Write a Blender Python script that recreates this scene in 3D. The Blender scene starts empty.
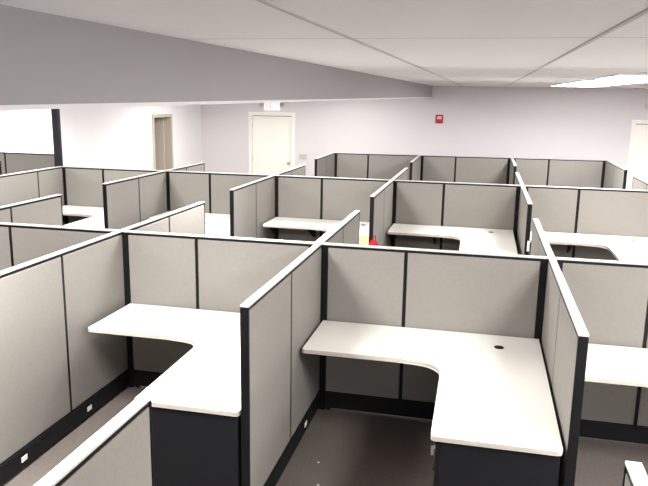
import bpy, bmesh, math, random
from mathutils import Vector, Matrix
random.seed(4)
C = bpy.context.scene.collection

# ------------------------------------------------------------------ constants (metres)
CAMZ = 2.305
HP = 1.285          # partition height
HD = 0.714          # worktop height
T = 0.046           # partition thickness
YB = 14.5           # back wall
XL = -6.13          # left wall (with the doorway)
XR, XFL, YN = 6.0, -12.0, -5.0
def ceil_z(y): return 2.506 + (y - 1.5) * 0.0075
def beam_z(y): return 2.28 + (y - 1.5) * 0.0077

# ------------------------------------------------------------------ materials
def lin(c): return tuple(((v / 255) / 12.92 if v / 255 <= .04045 else ((v / 255 + .055) / 1.055) ** 2.4) for v in c)
def mat(name, col, rough=0.6, spec=0.3, metal=0.0, emit=None, noise=None, bump=None, weave=False, col2=None):
    m = bpy.data.materials.new(name); m.use_nodes = True
    nt = m.node_tree; b = nt.nodes['Principled BSDF']
    b.inputs['Base Color'].default_value = (*col, 1)
    b.inputs['Roughness'].default_value = rough
    b.inputs['Specular IOR Level'].default_value = spec
    b.inputs['Metallic'].default_value = metal
    if emit:
        b.inputs['Emission Color'].default_value = (*emit[0], 1); b.inputs['Emission Strength'].default_value = emit[1]
    tc = nt.nodes.new('ShaderNodeTexCoord')
    if noise:
        n = nt.nodes.new('ShaderNodeTexNoise'); n.inputs['Scale'].default_value = noise[0]; n.inputs['Detail'].default_value = 5
        nt.links.new(tc.outputs['Object'], n.inputs['Vector'])
        mx = nt.nodes.new('ShaderNodeMix'); mx.data_type = 'RGBA'
        c2 = col2 or tuple(v * (1 - noise[1]) for v in col)
        mx.inputs['A'].default_value = (*c2, 1); mx.inputs['B'].default_value = (*tuple(min(1, v * (1 + noise[1])) for v in col), 1)
        nt.links.new(n.outputs['Fac'], mx.inputs['Factor']); nt.links.new(mx.outputs['Result'], b.inputs['Base Color'])
    if bump:
        n2 = nt.nodes.new('ShaderNodeTexNoise'); n2.inputs['Scale'].default_value = bump[0]; n2.inputs['Detail'].default_value = 3
        nt.links.new(tc.outputs['Object'], n2.inputs['Vector'])
        bp = nt.nodes.new('ShaderNodeBump'); bp.inputs['Strength'].default_value = bump[1]; bp.inputs['Distance'].default_value = 0.004
        nt.links.new(n2.outputs['Fac'], bp.inputs['Height']); nt.links.new(bp.outputs['Normal'], b.inputs['Normal'])
    if weave:
        mp = nt.nodes.new('ShaderNodeMapping'); mp.inputs['Scale'].default_value = (240, 240, 60)
        nt.links.new(tc.outputs['Object'], mp.inputs['Vector'])
        mp2 = nt.nodes.new('ShaderNodeMapping'); mp2.inputs['Scale'].default_value = (30, 30, 260)
        nt.links.new(tc.outputs['Object'], mp2.inputs['Vector'])
        a1 = nt.nodes.new('ShaderNodeTexNoise'); a1.inputs['Scale'].default_value = 1; nt.links.new(mp.outputs[0], a1.inputs['Vector'])
        a2 = nt.nodes.new('ShaderNodeTexNoise'); a2.inputs['Scale'].default_value = 1; nt.links.new(mp2.outputs[0], a2.inputs['Vector'])
        ad = nt.nodes.new('ShaderNodeMath'); ad.operation = 'ADD'
        nt.links.new(a1.outputs['Fac'], ad.inputs[0]); nt.links.new(a2.outputs['Fac'], ad.inputs[1])
        rp = nt.nodes.new('ShaderNodeMapRange'); rp.inputs['From Min'].default_value = .6; rp.inputs['From Max'].default_value = 1.4
        nt.links.new(ad.outputs[0], rp.inputs['Value'])
        mx = nt.nodes.new('ShaderNodeMix'); mx.data_type = 'RGBA'
        mx.inputs['A'].default_value = (*tuple(v * .93 for v in col), 1); mx.inputs['B'].default_value = (*tuple(v * 1.07 for v in col), 1)
        nt.links.new(rp.outputs[0], mx.inputs['Factor']); nt.links.new(mx.outputs['Result'], b.inputs['Base Color'])
        bp = nt.nodes.new('ShaderNodeBump'); bp.inputs['Strength'].default_value = .25; bp.inputs['Distance'].default_value = .001
        nt.links.new(ad.outputs[0], bp.inputs['Height']); nt.links.new(bp.outputs['Normal'], b.inputs['Normal'])
    return m
M = dict(
    fabric=mat('woven_fabric', (0.238, 0.223, 0.203), .9, .1, weave=True),
    cap=mat('cap_paint', (0.52, 0.505, 0.485), .45, .35, noise=(30, .02)),
    black=mat('black_trim', (0.005, 0.005, 0.006), .5, .2, noise=(40, .2)),
    black_metal=mat('black_steel', (0.007, 0.008, 0.010), .55, .22, noise=(25, .15)),
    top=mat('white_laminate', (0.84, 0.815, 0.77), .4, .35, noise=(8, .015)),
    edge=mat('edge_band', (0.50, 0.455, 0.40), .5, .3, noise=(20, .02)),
    chrome=mat('brushed_metal', (.62, .60, .57), .3, .5, 1.0, noise=(60, .05)),
    carpet=mat('carpet', (0.15, 0.127, 0.114), .97, .05, noise=(55, .28), bump=(420, .6)),
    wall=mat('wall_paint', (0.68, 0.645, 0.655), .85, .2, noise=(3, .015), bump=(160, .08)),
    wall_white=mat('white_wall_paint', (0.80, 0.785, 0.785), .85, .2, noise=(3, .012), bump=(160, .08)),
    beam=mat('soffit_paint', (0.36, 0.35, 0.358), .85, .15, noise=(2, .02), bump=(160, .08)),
    ceiling=mat('ceiling_tile', (0.885, 0.895, 0.905), .95, .1, noise=(60, .03), bump=(220, .25)),
    grid=mat('ceiling_grid', (0.55, 0.54, 0.53), .6, .2, noise=(30, .02)),
    frame=mat('door_frame_paint', (0.84, 0.82, 0.78), .5, .3, noise=(6, .01)),
    leaf=mat('door_paint', (0.86, 0.84, 0.77), .55, .3, noise=(4, .015)),
    tan_leaf=mat('tan_door_paint', (0.62, 0.54, 0.47), .6, .25, noise=(4, .02)),
    tan=mat('tan_paint', (0.52, 0.45, 0.37), .6, .25, noise=(4, .02)),
    red=mat('red_plastic', (0.42, 0.02, 0.03), .4, .4, noise=(30, .1)),
    strobe=mat('strobe_lens', (.85, .5, .5), .2, .5, noise=(30, .05)),
    redcloth=mat('red_cloth', (0.24, 0.012, 0.022), .85, .1, noise=(35, .25), bump=(60, .5)),
    yellow=mat('manila_paper', (0.58, 0.37, 0.19), .8, .15, noise=(12, .05)),
    white=mat('white_plastic', (0.84, 0.83, 0.81), .4, .35, noise=(30, .01)),
    signred=mat('sign_letters', (0.80, 0.32, 0.34), .5, .3, emit=((.9, .45, .45), .25), noise=(30, .02)),
    signface=mat('sign_face', (0.85, 0.80, 0.80), .5, .3, emit=((1, .92, .92), .25), noise=(30, .01)),
    paper=mat('paper_scrap', (0.82, 0.80, 0.77), .8, .2, noise=(30, .03)),
    column=mat('dark_steel_paint', (0.012, 0.0125, 0.017), .5, .3, noise=(10, .15)),
)
LIGHT = mat('light_diffuser', (.9, .9, .9), .5, .2, emit=((1.0, .985, .96), 6.0), noise=(50, .01))
LIGHT_FAR = mat('light_diffuser_boosted', (.9, .9, .9), .5, .2, emit=((1.0, .985, .97), 12.0), noise=(50, .01))  # emission boosted on the farthest fixture to brighten the back wall

# ------------------------------------------------------------------ mesh helpers
class MB:
    def __init__(self): self.bm = bmesh.new(); self.mats = []
    def _mi(self, m):
        if m is None: return 0
        if m not in self.mats: self.mats.append(m)
        return self.mats.index(m)
    def box(self, x0, x1, y0, y1, z0, z1, m=None, bev=0.0, seg=2, rot=None, about=None):
        r = bmesh.ops.create_cube(self.bm, size=1.0)
        vs = r['verts']
        for v in vs:
            v.co = Vector((x0 + (v.co.x + .5) * (x1 - x0), y0 + (v.co.y + .5) * (y1 - y0), z0 + (v.co.z + .5) * (z1 - z0)))
        fs = set(f for v in vs for f in v.link_faces)
        if bev > 0:
            es = set(e for v in vs for e in v.link_edges)
            rb = bmesh.ops.bevel(self.bm, geom=list(es), offset=bev, segments=seg, profile=.7, affect='EDGES')
            fs = set(f for f in rb['faces']) | set(f for v in rb['verts'] for f in v.link_faces)
            vs = list(set(v for f in fs for v in f.verts))
        mi = self._mi(m)
        for f in fs: f.material_index = mi
        if rot is not None:
            a = Vector(about or (0, 0, 0))
            bmesh.ops.transform(self.bm, matrix=Matrix.Translation(a) @ rot @ Matrix.Translation(-a), verts=list(vs))
        return list(vs)
    def hexa(self, pts, m=None):
        """8 points: bottom 4 (counter-clockwise), top 4."""
        v = [self.bm.verts.new(p) for p in pts]; mi = self._mi(m)
        for q in ((3, 2, 1, 0), (4, 5, 6, 7), (0, 1, 5, 4), (1, 2, 6, 5), (2, 3, 7, 6), (3, 0, 4, 7)):
            f = self.bm.faces.new([v[i] for i in q]); f.material_index = mi
    def cyl(self, c, axis, r, h, m=None, n=24, r2=None):
        q = Vector((0, 0, 1)).rotation_difference(Vector(axis)).to_matrix().to_4x4()
        r_ = bmesh.ops.create_cone(self.bm, cap_ends=True, segments=n, radius1=r, radius2=r if r2 is None else r2, depth=h, matrix=Matrix.Translation(Vector(c)) @ q)
        mi = self._mi(m)
        for f in set(f for v in r_['verts'] for f in v.link_faces): f.material_index = mi
        return r_['verts']
    def sphere(self, c, r, m=None, sc=(1, 1, 1)):
        r_ = bmesh.ops.create_uvsphere(self.bm, u_segments=20, v_segments=12, radius=r, matrix=Matrix.Translation(Vector(c)) @ Matrix.Diagonal((*sc, 1)))
        mi = self._mi(m)
        for f in set(f for v in r_['verts'] for f in v.link_faces): f.material_index = mi; f.smooth = True
        return r_['verts']
    def prism(self, outline, z0, z1, m=None, bev=0.0, side=None):
        lo = [self.bm.verts.new((x, y, z0)) for x, y in outline]; hi = [self.bm.verts.new((x, y, z1)) for x, y in outline]
        n = len(outline); mi = self._mi(m); ms = self._mi(side) if side else mi
        ft = self.bm.faces.new(hi); fb = self.bm.faces.new(lo[::-1]); ft.material_index = mi; fb.material_index = mi
        for i in range(n):
            f = self.bm.faces.new((lo[i], lo[(i + 1) % n], hi[(i + 1) % n], hi[i])); f.material_index = ms
        if bev:
            bmesh.ops.bevel(self.bm, geom=list(set(ft.edges) | set(fb.edges)), offset=bev, segments=2, profile=.6, affect='EDGES')
    def build(self, name, m=None, parent=None, loc=None):
        if m is not None: self.mats = [m] + [x for x in self.mats if x is not m] if not self.mats else self.mats
        if not self.mats: self.mats = [m]
        bmesh.ops.recalc_face_normals(self.bm, faces=self.bm.faces)
        me = bpy.data.meshes.new(name); self.bm.to_mesh(me); self.bm.free()
        for x in self.mats: me.materials.append(x)
        o = bpy.data.objects.new(name, me); C.objects.link(o)
        if parent: o.parent = parent
        if loc: o.location = loc
        return o
def tag(o, label, cat, group=None):
    o['label'] = label; o['category'] = cat
    if group: o['group'] = group
    return o
def thing(name, label, cat, loc=(0, 0, 0), rz=0.0, group=None):
    o = bpy.data.objects.new(name, None); o.empty_display_size = .1; C.objects.link(o)
    o.location = loc; o.rotation_euler = (0, 0, rz)
    return tag(o, label, cat, group)
def struct(o): o['kind'] = 'structure'; return o
def copy_tree(o, parent=None):
    c = o.copy(); C.objects.link(c)
    if parent: c.parent = parent; c.matrix_parent_inverse = o.matrix_parent_inverse.copy()
    for ch in list(o.children): copy_tree(ch, c)
    return c

# ------------------------------------------------------------------ the setting
b = MB(); b.box(XFL, XR, YN, YB, -.1, 0); struct(b.build('floor', M['carpet']))
b = MB()
b.hexa([(XFL, YN, ceil_z(YN)), (XR, YN, ceil_z(YN)), (XR, YB, ceil_z(YB)), (XFL, YB, ceil_z(YB)),
        (XFL, YN, 2.9), (XR, YN, 2.9), (XR, YB, 2.9), (XFL, YB, 2.9)], M['ceiling'])
struct(b.build('ceiling', M['ceiling']))
# suspended ceiling grid: thin bars just under the tiles
b = MB()
for gx in (-.47, .33, 1.13, 1.93, 2.73, 3.53, 4.33, 5.13):
    w = .007
    b.hexa([(gx - w, YN, ceil_z(YN) - .004), (gx + w, YN, ceil_z(YN) - .004), (gx + w, YB, ceil_z(YB) - .004), (gx - w, YB, ceil_z(YB) - .004),
            (gx - w, YN, ceil_z(YN)), (gx + w, YN, ceil_z(YN)), (gx + w, YB, ceil_z(YB)), (gx - w, YB, ceil_z(YB))])
struct(b.build('trim_1', M['grid']))
b = MB()
for gy in (-2.45, 0.0, 2.45, 4.9, 7.35, 9.8, 12.25):
    z = ceil_z(gy); b.box(-1.1, XR, gy - .004, gy + .004, z - .0006, z + .004)
struct(b.build('trim_2', M['grid']))
# soffit beam running the length of the room
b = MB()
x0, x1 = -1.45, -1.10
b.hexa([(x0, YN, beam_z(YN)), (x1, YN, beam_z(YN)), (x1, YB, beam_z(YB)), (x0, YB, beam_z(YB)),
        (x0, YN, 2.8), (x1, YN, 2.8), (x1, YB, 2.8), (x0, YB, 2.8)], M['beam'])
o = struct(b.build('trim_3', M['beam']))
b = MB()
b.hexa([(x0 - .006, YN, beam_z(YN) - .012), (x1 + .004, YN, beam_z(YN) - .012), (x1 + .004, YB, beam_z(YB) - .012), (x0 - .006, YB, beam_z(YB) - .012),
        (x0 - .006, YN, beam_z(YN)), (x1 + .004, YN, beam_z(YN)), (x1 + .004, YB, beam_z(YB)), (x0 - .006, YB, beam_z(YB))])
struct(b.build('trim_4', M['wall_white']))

# back wall with two door recesses (doors are set on / in it)
D1 = (-5.03, -3.98); D2 = (2.74, 3.80); DH = 2.01
W = .16
b = MB()
def wall_x(b, x0, x1, y0, y1, holes, m):
    xs = x0
    for (h0, h1, hz) in sorted(holes):
        b.box(xs, h0, y0, y1, 0, 2.75, m); b.box(h0, h1, y0, y1, hz, 2.75, m); xs = h1
    b.box(xs, x1, y0, y1, 0, 2.75, m)
wall_x(b, XFL, XR, YB, YB + W, [(D1[0] + .05, D1[1] - .05, DH - .05), (D2[0] + .05, D2[1] - .05, DH - .05)], M['wall'])
struct(b.build('wall_back', M['wall']))
b = MB(); b.box(XR, XR + W, YN, YB + W, 0, 2.75); struct(b.build('wall_right', M['wall']))
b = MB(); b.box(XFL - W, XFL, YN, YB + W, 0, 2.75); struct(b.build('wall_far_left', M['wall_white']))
b = MB(); b.box(XFL, XR, YN - W, YN, 0, 2.75); struct(b.build('wall_front', M['wall']))
# left wall (running away from the camera) with the tan doorway; it ends at the dark column
DY = (12.13, 12.98)
b = MB()
ys = 9.2
b.box(XL - .09, XL, ys, DY[0] + .04, 0, 2.75); b.box(XL - .09, XL, DY[0] + .04, DY[1] - .04, 1.93, 2.75); b.box(XL - .09, XL, DY[1] - .04, YB, 0, 2.75)
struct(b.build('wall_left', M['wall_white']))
b = MB()   # closet walls added behind that doorway to keep the opening dark
b.box(XL - 1.25, XL - 1.2, 11.6, 13.6, 0, 2.7); b.box(XL - 1.2, XL - .09, 11.6, 11.65, 0, 2.7); b.box(XL - 1.2, XL - .09, 13.55, 13.6, 0, 2.7)
struct(b.build('wall_closet_blocker', M['tan']))
b = MB(); b.box(XL - .085, XL + .012, 9.13, 9.2, 0, 2.75, bev=.004); struct(b.build('trim_5', M['column']))

def baseboard(name, x0, x1, y0, y1):
    b = MB(); b.box(x0, x1, y0, y1, 0, .1, bev=.003); struct(b.build(name, M['black']))
baseboard('baseboard_back', XL, D1[0], YB - .012, YB)
baseboard('baseboard_back_middle', D1[1], D2[0], YB - .012, YB)
baseboard('baseboard_left', XL, XL + .012, 9.25, DY[0])

def wall_door(name, d, knob_x, parts_label=None):
    root = bpy.data.objects.new(name, None); C.objects.link(root); root.location = (0, YB, 0); struct(root)
    b = MB()
    f = .075
    for (a0, a1) in ((d[0], d[0] + f), (d[1] - f, d[1])): b.box(a0, a1, -.025, .06, 0, DH - f, bev=.006)
    b.box(d[0], d[1], -.025, .06, DH - f + .001, DH, bev=.006)
    b.build('door_frame', M['frame'], root)
    b = MB(); b.box(d[0] + f + .004, d[1] - f - .004, .03, .075, .01, DH - f - .012, bev=.003); lf = b.build('door_leaf', M['leaf'], root)
    b = MB()
    b.cyl((knob_x, .026, .93), (0, -1, 0), .032, .008); b.cyl((knob_x, .006, .93), (0, -1, 0), .011, .04); b.sphere((knob_x, -.03, .93), .028)
    b.build('door_knob', M['chrome'], lf)
    b = MB()
    for hz in (.25, 1.0, 1.72): b.cyl(((d[0] + f + .002) if knob_x > (d[0] + d[1]) / 2 else (d[1] - f - .002), .024, hz), (0, 0, 1), .008, .1)
    b.build('hinges', M['chrome'], lf)
    return root
wall_door('door_1', D1, D1[1] - .145)
wall_door('door_2', D2, D2[1] - .145)
# tan doorway in the left wall, leaf ajar
root = bpy.data.objects.new('door_3', None); C.objects.link(root); root.location = (XL, 0, 0); struct(root)
b = MB()
for (a0, a1) in ((DY[0], DY[0] + .06), (DY[1] - .06, DY[1])): b.box(-.12, .02, a0, a1, 0, 1.909, bev=.004)
b.box(-.12, .02, DY[0], DY[1], 1.91, 1.97, bev=.004)
b.build('door_frame', M['tan'], root)
b = MB(); b.box(-.02, .02, 0, .70, .01, 1.90, bev=.003)
lf = b.build('door_leaf', M['tan_leaf'], root); lf.location = (-.125, DY[1] - .085, 0); lf.rotation_euler = (0, 0, math.radians(92))
b = MB(); b.cyl((-.03, .63, .95), (1, 0, 0), .012, .06); b.sphere((-.06, .63, .95), .028); b.build('door_knob', M['chrome'], lf)

# ------------------------------------------------------------------ partitions
PG = 'fabric cubicle partitions'
def partition(label, p0, p1, split, post0=True, post1=True, end0=False, end1=False, caps=None, outlets=()):
    """one run of partition from p0 to p1 (floor points); two fabric bays divided at `split` metres from p0.
    post0/post1: black connector post at a junction; end0/end1: a free end closed by a black end trim."""
    dx, dy = p1[0] - p0[0], p1[1] - p0[1]; L = math.hypot(dx, dy); a = math.atan2(dy, dx)
    t = thing('cubicle_divider', label, 'partition', (p0[0], p0[1], 0), a, PG); t['kind'] = 'thing'
    h = T / 2; seam = (.012 if p0[1] < 6 else .016) if post0 and post1 else .0115
    c0, c1 = caps or (0, L)
    e0 = .046 if post0 else (.014 if end0 else .003); e1 = .046 if post1 else (.014 if end1 else .003)
    # core frame: thin dark sheet showing as the reveal round each fabric bay
    b = MB(); b.box(.002, L - .002, -.014, .014, .03, HP - .010)
    b.box(e0, L - e1, -h + .004, h - .004, HP - .028, HP - .009)      # dark reveal under the cap
    b.box(split - seam + .001, split + seam - .001, -h + .002, h - .002, .15, HP - .028)     # black reveal between the bays
    b.build('frame', M['black'], t)
    for (s0, s1) in ((e0 + .003, split - seam), (split + seam, L - e1 - .003)):
        b = MB(); b.box(s0, s1, -h + .001, h - .001, .152, HP - .029, bev=.007); b.build('fabric_panel', M['fabric'], t)
    b = MB(); b.box(c0, c1, -h, h, HP - .010, HP, bev=.003)
    b.build('top_cap', M['cap'], t)
    b = MB(); b.box(e0, L - e1, -h - .003, h + .003, .022, .142, bev=.004)
    for s in (-1, 1):
        b.box(e0 + .01, L - e1 - .01, s * (h + .001) - .004, s * (h + .001) + .004, .118, .124)
    rw = b.build('base_raceway', M['black_metal'], t)
    for (pos, sd) in outlets:
        b = MB(); b.box(pos - .028, pos + .028, sd * (h + .003) - .003, sd * (h + .003) + .003, .062, .096, bev=.0025)
        b.build('outlet_cover', M['white'], rw)
    for (on, ex, q0, q1) in ((post0, end0, 0, e0), (post1, end1, L - e1, L)):
        if on:
            b = MB(); b.box(q0, q1, -h - .003, h + .003, .0, HP - .011, bev=.003); b.build('connector_post', M['black'], t)
        elif ex:
            b = MB(); b.box(q0, q1, -h, h, .0, HP - .011, bev=.003); b.build('end_trim', M['black'], t)
    for gx in (max(e0, .05) + .02, L - max(e1, .05) - .02):
        b = MB(); b.cyl((gx, 0, .012), (0, 0, 1), .018, .024, n=16); b.build('glide', M['black_metal'], t)
    return t

R1 = [-4.31, -2.705, -1.123, .49]; Y1 = 4.77
R2 = [-6.005, -4.365, -2.765, -1.15, .50, 2.16]; Y2 = 8.99
R3 = [-2.86, -1.19, .52, 2.225]; Y3 = 13.6
N1, F1 = 3.15, 6.39
N2, F2 = 7.36, 10.66
N3 = 11.80
F0 = 2.045
h = T / 2

def row3_y(x): return 13.30 + (x + 2.8) * .066
def cross(label, xa, xb, y, **k):
    ya = yb = y
    if y == Y3: ya, yb = row3_y(xa), row3_y(xb)
    return partition(label, (xa + h, ya), (xb - h, yb), .612 if y == Y1 else .655, **k)
def spine(label, x, ya, yb, share=.5, **k):
    """runs from the free end ya to the junction yb (either direction)"""
    L = abs(yb - ya)
    return partition(label, (x, ya), (x, yb), L * share, post0=False, post1=False, end0=True, end1=False, **k)

# front row of cubicles (cross partition at Y1)
cross('greige cross partition mostly hidden behind the long left partition in the front row', R1[0], R1[1], Y1)
cross('two-bay partition behind the front left desk', R1[1], R1[2], Y1)
cross('two-bay partition behind the front middle desk with the grommet', R1[2], R1[3], Y1)
cross('two-bay partition behind the front right desk cut by the picture edge', R1[3], 2.12, Y1)
spine('long beige side partition left of the front left desk', R1[1], N1, Y1, outlets=((.28, -1), (1.02, -1)))
spine('white-capped side partition between the front left and middle desks', R1[2], N1, Y1, outlets=((1.18, -1),))
spine('white-capped side partition right of the front middle desk', R1[3], N1, Y1)
spine('partition behind the front row at far left, cut by the picture edge', R1[0], F1, Y1)
spine('beige partition running back from the far corner of the front left cubicle', R1[1], F1, Y1)
spine('white-capped partition running back from between the two front desks into the aisle', R1[2], 6.33, Y1)
spine('white-capped partition running back from the right corner of the front middle desk', R1[3], F1, Y1)
# the row under the camera: only its far ends show
spine('partition end with bright white cap in the bottom left corner', R1[2] + .03, F0, .45)
spine('small partition end with white cap in the bottom right corner', R1[3] - .01, 2.0, .45)

# second row (cross partition at Y2)
cross('grey back partition at the left end of the second row, before the white wall', R2[0], R2[1], Y2)
cross('back partition of the second row cubicle in front of the exit door', R2[1], R2[2], Y2)
cross('back partition behind the second row desk that holds the yellow folder', R2[2], R2[3], Y2)
cross('back partition behind the middle second row desk with rounded cut-out', R2[3], R2[4], Y2)
cross('back partition behind the right second row desk, cut by the picture edge', R2[4], R2[5], Y2)
spine('pale grey side partition meeting the dark column at far left', R2[0], N2, Y2, share=.635)
spine('brown-grey side partition right of the far left second row desk', R2[1], N2, Y2)
spine('light side partition with a thick black end left of the second row folder desk', R2[2], N2, Y2)
sp_c = spine('lilac-grey side partition with black end beside the red bag', R2[3], N2, Y2)
sp_d = spine('narrow side partition with black end right of the middle second row desk', R2[4], N2, Y2)
spine('short partition running back from the second row toward the tan doorway', R2[1], 10.36, Y2)
spine('short partition running back from the second row toward the white exit door', R2[2], 10.62, Y2)
spine('low partition running back toward the third row beneath the red alarm', R2[3], 10.74, Y2)
spine('partition running back from the second row between the middle and right desks', R2[4], F2, Y2)
spine('partition end standing before the white door at the right edge', R2[5], 10.8, Y2)

for (sp, z0, z1) in ((sp_c, .64, .69), (sp_d, .78, .89)):      # small white stickers on the black partition ends
    b = MB(); b.box(-.003, 0, -.024, -.002, z0, z1, bev=.001); b.build('sticker', M['white'], sp)

# third row against the back wall
cross('leftmost back partition of the last row by the wall switch', R3[0], R3[1], Y3)
cross('middle back partition of the last row', R3[1], R3[2], Y3)
cross('rightmost back partition of the last row', R3[2], R3[3], Y3)
spine('left end side partition of the last row', R3[0], N3, row3_y(R3[0]) + h)
spine('side partition between the left and middle cubicles of the last row', R3[1], N3, row3_y(R3[1]) + h)
spine('side partition between the middle and right cubicles of the last row', R3[2], N3, row3_y(R3[2]) + h)
spine('right end side partition of the last row with black end beside the door', R3[3], N3, row3_y(R3[3]) + h)

# far left, beyond the dark column
partition('distant grey partition beyond the dark column in the bright room', (-9.0, 10.87), (-6.95, 10.87), .62, post0=True, post1=True)
partition('distant partition with a black end at the left picture edge', (-7.42, 9.48), (-9.0, 9.48), .8, post0=False, end0=True, post1=False)

# ------------------------------------------------------------------ desks
def fillet(pts, c, r, n, a0, a1): return [(c[0] + r * math.cos(a0 + (a1 - a0) * i / n), c[1] + r * math.sin(a0 + (a1 - a0) * i / n)) for i in range(n + 1)]
WID = 1.61
X_IN = .955                         # inner edge of the side wing
Y_FR = -.655                        # front edge of the back wing
Y_END = -1.635
XA, XB = .046, 1.572
def worktop_outline():
    pts = [(XA, -.035)]
    pts += [(XA + .003, Y_FR + .012), (XA + .015, Y_FR)]
    n = 14
    p0, p1, p2, p3 = (.63, Y_FR), (.86, Y_FR - .004), (X_IN - .014, Y_FR - .03), (X_IN - .006, Y_FR - .19)
    for i in range(n + 1):
        t = i / n; u = 1 - t
        pts.append((u**3 * p0[0] + 3 * u * u * t * p1[0] + 3 * u * t * t * p2[0] + t**3 * p3[0],
                    u**3 * p0[1] + 3 * u * u * t * p1[1] + 3 * u * t * t * p2[1] + t**3 * p3[1]))
    pts += [(X_IN, Y_END + .02), (X_IN + .006, Y_END + .006), (X_IN + .02, Y_END)]
    pts += [(XB - .025, Y_END), (XB - .006, Y_END + .008), (XB, Y_END + .025), (XB, -.035)]
    return pts
DG = 'L-shaped white worktops'
def make_desk(label):
    t = thing('corner_desk', label, 'desk', (0, 0, 0), 0, DG)
    b = MB(); b.mats = [M['top'], M['edge']]
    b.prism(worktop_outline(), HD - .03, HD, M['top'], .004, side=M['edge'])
    w = b.build('worktop', M['top'], t)
    b = MB(); g = (1.30, -.285)
    b.cyl((*g, HD + .001), (0, 0, 1), .031, .005, n=28); b.cyl((*g, HD + .003), (0, 0, 1), .022, .004, n=28)
    b.build('grommet', M['black'], t)
    for bx in (XA + .03, .60, XB - .03):
        b = MB()
        y1 = -.5 if bx < 1 else -1.15
        b.box(bx - .012, bx + .012, y1, -.035, HD - .052, HD - .03)
        b.hexa([(bx - .004, -.12, HD - .24), (bx + .004, -.12, HD - .24), (bx + .004, -.035, HD - .24), (bx - .004, -.035, HD - .24),
                (bx - .004, y1, HD - .05), (bx + .004, y1, HD - .05), (bx + .004, -.035, HD - .05), (bx - .004, -.035, HD - .05)])
        b.build('bracket', M['black_metal'], t)
    b = MB(); b.box(XB - .075, XB - .035, -.095, -.055, .012, HD - .03, bev=.003); b.cyl((XB - .055, -.075, .008), (0, 0, 1), .026, .016)
    b.build('leg', M['black_metal'], t)
    return t
FG = 'black under-desk drawer units'
def make_file(label):
    """drawer unit under the free end of the side wing, drawers facing the knee space (-x)"""
    t = thing('drawer_unit', label, 'drawer unit', (0, 0, 0), 0, FG)
    x0, x1, y0, y1, z1 = X_IN + .025, XB - .01, Y_END + .012, Y_END + .42, HD - .033
    b = MB(); b.box(x0 + .02, x1, y0, y1, .02, z1, bev=.004); b.box(x0 + .03, x1 - .01, y0 + .01, y1 - .01, 0, .03); b.build('body', M['black_metal'], t)
    hh = (z1 - .05) / 3
    for i, (a, c) in enumerate(((.04, .34), (.346, .50), (.506, z1 - .012))):
        b = MB(); b.box(x0, x0 + .02, y0 + .006, y1 - .006, a, c, bev=.003); d = b.build('drawer', M['black_metal'], t)
        b = MB(); b.box(x0 - .014, x0 + .002, y0 + .12, y1 - .12, c - .045, c - .03, bev=.004); b.build('handle', M['black'], d)
    b = MB(); b.cyl((x0 - .003, y0 + .035, z1 - .05), (-1, 0, 0), .011, .012, n=20); b.box(x0 - .022, x0 - .008, y0 + .033, y0 + .037, z1 - .095, z1 - .045)
    o = b.build('lock', M['chrome'], t); o['label'] = 'silver lock with a key'
    return t
cells = [
    (R1[1], Y1, 'L-shaped white worktop in the front left cubicle, with its inner corner rounded', 'black drawer unit under the end of the front left desk'),
    (R1[2], Y1, 'L-shaped white worktop with black grommet in the front middle cubicle', 'black drawer unit with silver lock under the front middle desk'),
    (R1[3], Y1, 'white worktop at the right picture edge beside the front middle cubicle', None),
    (R2[0], Y2, 'white worktop of the far left second row cubicle with dark triangular knee space', None),
    (R2[1], Y2, 'white worktop glimpsed between the two partition ends before the exit door', None),
    (R2[2], Y2, 'white worktop in the second row with a yellow folder on its wing', None),
    (R2[3], Y2, 'white L-shaped worktop of the middle second row cubicle under the red alarm', None),
    (R2[4], Y2, 'white L-shaped worktop of the right second row cubicle with dark rounded knee space', None),
]
desk0 = file0 = None
for i, (x, y, lab, flab) in enumerate(cells):
    if desk0 is None: d = desk0 = make_desk(lab)
    else: d = copy_tree(desk0); d['label'] = lab
    wide = {(-2.705, Y1): 1.5585, (R2[1], Y2): 1.60, (R2[2], Y2): 1.61}.get((x, y), WID)
    d.location = (x + (.03 if x == -2.705 else 0), y, 0); d.scale.x = wide / WID
    if flab is None: continue           # the other cubicles' drawer units are hidden
    if file0 is None: f = file0 = make_file(flab)
    else: f = copy_tree(file0); f['label'] = flab
    f.location = d.location; f.scale.x = wide / WID

# ------------------------------------------------------------------ small things
# yellow folder on the second-row wing and the red bag by the partition end
t = thing('paper_folder', 'yellow paper folder lying on the second row desk wing', 'folder', (R2[2] + 1.425, Y2 - 1.28, HD + .0005), math.radians(1.5))
b = MB(); b.box(-.165, .165, -.30, .30, 0, .003, bev=.001); b.build('back_cover', M['yellow'], t)
b = MB(); b.box(-.16, .155, -.29, .27, .003, .010); b.build('pages', M['paper'], t)
b = MB(); b.hexa([(-.165, -.30, .010), (.165, -.30, .010), (.165, .26, .010), (-.165, .13, .010), (-.165, -.30, .013), (.165, -.30, .013), (.165, .26, .013), (-.165, .13, .013)]); b.build('front_cover', M['yellow'], t)

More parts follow.
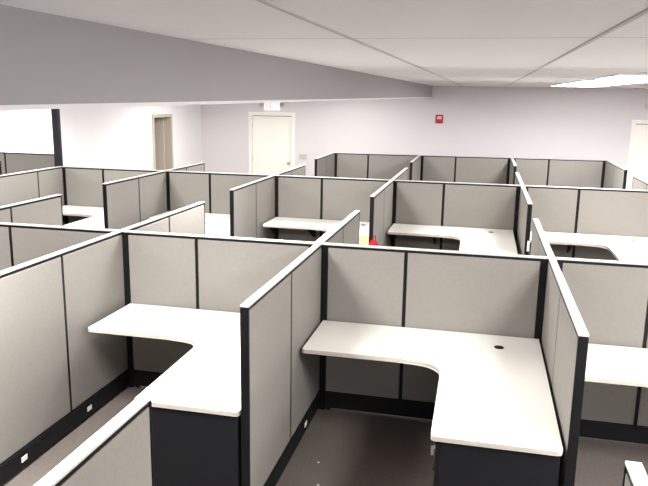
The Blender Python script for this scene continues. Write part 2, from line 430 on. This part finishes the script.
# red bag hung on the partition end of the middle second row cubicle
bx, by = R2[3] + .038, N2 - .004
t = thing('red_bag', 'red cloth bag hanging on the partition end in the second row', 'bag', (bx, by, .165), -math.pi / 2)
b = MB()
n, rows = 20, 14
rings = []
for j in range(rows + 1):
    v = j / rows; z = .25 + .41 * v - .03 * v
    wy = .075 * (1 - .72 * v ** 5) + .006; wx = .055 * (1 - v ** 1.8) + .010
    ring = []
    for i in range(n):
        a = 2 * math.pi * i / n; ca, sa = math.cos(a), math.sin(a)
        r = 1 + .05 * math.sin(5 * a + 3 * v)
        ring.append(b.bm.verts.new((wx * (1 + ca * r) + .001, wy * sa * r, z + .012 * math.sin(3 * a) * v)))
    rings.append(ring)
for j in range(rows):
    for i in range(n):
        f = b.bm.faces.new((rings[j][i], rings[j][(i + 1) % n], rings[j + 1][(i + 1) % n], rings[j + 1][i])); f.smooth = True
b.bm.faces.new(rings[0][::-1]); b.bm.faces.new(rings[-1])
b.build('bag_body', M['redcloth'], t)
b = MB()
for s in (-1, 1):
    b.box(.004, .010, s * .012 - .006, s * .012 + .006, .60, .68)
b.box(.0, .012, -.02, .02, .675, .685, bev=.003)
b.build('strap', M['redcloth'], t)

# red fire alarm strobe
t = thing('fire_alarm', 'small red fire alarm strobe on the back wall', 'fire alarm', (-.925, YB, 1.945))
b = MB(); b.box(-.075, .075, -.035, 0, -.085, .085, bev=.008); b.build('housing', M['red'], t)
b = MB(); b.box(-.045, .045, -.058, -.034, -.005, .055, bev=.010); b.build('strobe_lens', M['strobe'], t)
b = MB()
for k in range(4): b.box(-.05, .05, -.039, -.034, -.07 + k * .013, -.063 + k * .013)
b.build('sounder_grille', M['red'], t)
# wall switch
t = thing('light_switch', 'double light switch plate right of the white exit door', 'light switch', (-3.80, YB, 1.08))
b = MB(); b.box(-.085, .085, -.008, 0, -.06, .06, bev=.003); b.build('plate', M['cap'], t)
for s in (-.035, .035):
    b = MB(); b.box(s - .017, s + .017, -.014, -.007, -.034, .034, bev=.003); b.build('rocker', M['cap'], t)

def letters(b, s, x0, z0, hgt, wid, gap, y0, y1):
    th = hgt * .2
    x = x0
    for ch in s:
        def bar(a0, a1, c0, c1): b.box(x + a0, x + a1, y0, y1, z0 + c0, z0 + c1)
        if ch == 'E':
            bar(0, th, 0, hgt); bar(th, wid, 0, th); bar(th, wid * .85, hgt / 2 - th / 2, hgt / 2 + th / 2); bar(th, wid, hgt - th, hgt)
        elif ch == 'X':
            for sg in (1, -1):
                p = [(0, 0), (th * 1.2, 0), (wid, hgt), (wid - th * 1.2, hgt)]
                if sg < 0: p = [(wid - q[0], q[1]) for q in p][::-1]
                b.hexa([(x + q[0], y0, z0 + q[1]) for q in p][::-1] + [(x + q[0], y1, z0 + q[1]) for q in p][::-1])
        elif ch == 'I': bar(wid / 2 - th / 2, wid / 2 + th / 2, 0, hgt)
        elif ch == 'T':
            bar(0, wid, hgt - th, hgt); bar(wid / 2 - th / 2, wid / 2 + th / 2, 0, hgt - th)
        x += wid + gap
def exit_sign(label, x, z):
    t = thing('exit_sign', label, 'exit sign', (x, YB, z))
    b = MB(); b.box(-.165, .165, -.05, 0, -.10, .10, bev=.008); b.build('housing', M['signface'], t)
    b = MB(); letters(b, 'EXIT', -.125, -.05, .115, .052, .014, -.0545, -.049); b.build('lettering', M['signred'], t)
    for s in (-1, 1):
        b = MB(); b.cyl((s * .19, -.025, .03), (1, 0, 0), .012, .06)
        b.cyl((s * .225, -.05, .02), (0, -1, -.25), .036, .05, r2=.046); hd = b.build('lamp_head', M['cap'], t)
        b = MB(); b.cyl((s * .225, -.078, .013), (0, -1, -.25), .038, .006); b.build('lamp_lens', M['chrome'], hd)
    return t
exit_sign('exit sign with two lamp heads above the white door under the soffit', -4.49, 2.155)
exit_sign('exit sign above the door at the right picture edge', 3.20, 2.25)

# lint on the carpet of the front middle cubicle
for (x, y, lab) in ((-.86, 3.72, 'white paper scrap on the front middle carpet, nearer the desk end'), (-.92, 3.98, 'white paper scrap on the front middle carpet, nearer the side partition')):
    b = MB(); b.box(-.007, .007, -.005, .005, 0, .003, bev=.0008, rot=Matrix.Rotation(.6, 4, 'Z'))
    tag(b.build('paper_scrap', M['paper'], None, (x, y, 0.0)), lab, 'paper scrap')

# ------------------------------------------------------------------ ceiling lights
def ceiling_light(label, x, y, w=.70, l=2.30, mt=LIGHT):
    z = ceil_z(y)
    t = thing('ceiling_light', label, 'ceiling light', (x, y, z), 0, 'fluorescent ceiling lights')
    t.rotation_euler = (math.atan(.0075), 0, 0)
    b = MB(); f = .022
    for (a, c, d, e) in ((-w/2, -w/2 + f, -l/2, l/2), (w/2 - f, w/2, -l/2, l/2), (-w/2 + f, w/2 - f, -l/2, -l/2 + f), (-w/2 + f, w/2 - f, l/2 - f, l/2)):
        b.box(a, c, d, e, -.014, .004, bev=.003)
    b.build('frame', M['white'], t)
    b = MB(); b.box(-w/2 + f, w/2 - f, -l/2 + f, l/2 - f, -.009, .002); b.build('diffuser', mt, t)
    return t
ceiling_light('bright ceiling light at the right picture edge, nearest of its row', 1.38, 6.75, w=.76, l=1.5)
ceiling_light('bright ceiling light at upper right, second of its row', 1.38, 9.1, w=.76, l=2.2)
ceiling_light('bright ceiling light at upper right, farthest of its row by the back wall', 1.38, 11.34, w=.76, l=2.2, mt=LIGHT_FAR)
def lamp(x, y, e, sx=.6, sy=1.2, col=(1, .985, .965)):
    """a troffer of the ceiling out of the picture or hidden by the soffit"""
    d = bpy.data.lights.new('ceiling_lamp', 'AREA'); d.shape = 'RECTANGLE'; d.size = sx; d.size_y = sy; d.energy = e; d.color = col
    o = bpy.data.objects.new('ceiling_lamp', d); C.objects.link(o); o.location = (x, y, ceil_z(y) - .03); return o
LAMPS = [(-2.1, 2.6, 60), (-2.1, 6.2, 60), (-2.6, 10.2, 45), (-2.6, 12.9, 12), (-5.0, 3.6, 38), (-5.0, 7.4, 28), (-4.6, 12.0, 22),
         (-9.0, 7.5, 90), (-9.0, 12.2, 130), (1.3, 2.45, 48), (2.7, 5.2, 36), (4.3, 3.0, 40), (4.3, 7.0, 50), (4.3, 11.5, 35), (-2.2, -1.0, 3), (1.6, -1.2, 3)]
for (x, y, e) in LAMPS: lamp(x, y, e)
# unseen window added behind the camera; its upward fill light brightens the ceiling
WX0, WX1, WZ0, WZ1 = .2, 4.8, .95, 2.1
root = bpy.data.objects.new('added_window', None); C.objects.link(root); root.location = (0, YN, 0); struct(root)
b = MB()
for (a0, a1, c0, c1) in ((WX0, WX0 + .05, WZ0, WZ1), (WX1 - .05, WX1, WZ0, WZ1), (2.475, 2.525, WZ0, WZ1)): b.box(a0, a1, .001, .05, c0 + .051, c1 - .051)
for c0 in (WZ0, WZ1 - .05): b.box(WX0, WX1, .001, .05, c0, c0 + .05)
b.build('added_window_frame', M['white'], root)
d = bpy.data.lights.new('ceiling_fill_light', 'AREA'); d.shape = 'RECTANGLE'; d.size = WX1 - WX0 - .2; d.size_y = 1.0; d.energy = 190; d.color = (.97, .98, 1)
o = bpy.data.objects.new('ceiling_fill_light', d); C.objects.link(o); o.location = ((WX0 + WX1) / 2, YN + .25, (WZ0 + WZ1) / 2); o.rotation_euler = (math.radians(90 + 80), 0, 0)

w = bpy.data.worlds.new('room_air'); bpy.context.scene.world = w; w.use_nodes = True
w.node_tree.nodes['Background'].inputs[0].default_value = (.9, .92, 1, 1); w.node_tree.nodes['Background'].inputs[1].default_value = .05

# ------------------------------------------------------------------ camera
cam = bpy.data.cameras.new('camera'); co = bpy.data.objects.new('camera', cam); C.objects.link(co)
fw = Vector((-0.21749633, 0.954479, -0.20412052)); rt = Vector((0.97414218, 0.22537609, 0.01589447)); up = Vector((-0.06117482, 0.19538542, 0.97881672))
co.matrix_world = Matrix(((rt.x, up.x, -fw.x, 0), (rt.y, up.y, -fw.y, 0), (rt.z, up.z, -fw.z, CAMZ), (0, 0, 0, 1)))
cam.sensor_width = 36; cam.sensor_fit = 'HORIZONTAL'; cam.lens = 690.0 / 648 * 36; cam.clip_start = .02; cam.clip_end = 100
S = bpy.context.scene; S.camera = co
S.view_settings.view_transform = 'Standard'; S.view_settings.look = 'None'; S.view_settings.exposure = 1.66; S.view_settings.gamma = 1
S.view_settings.use_curve_mapping = False
S.cycles.max_bounces = 8; S.cycles.diffuse_bounces = 5
S.cycles.use_denoising = True
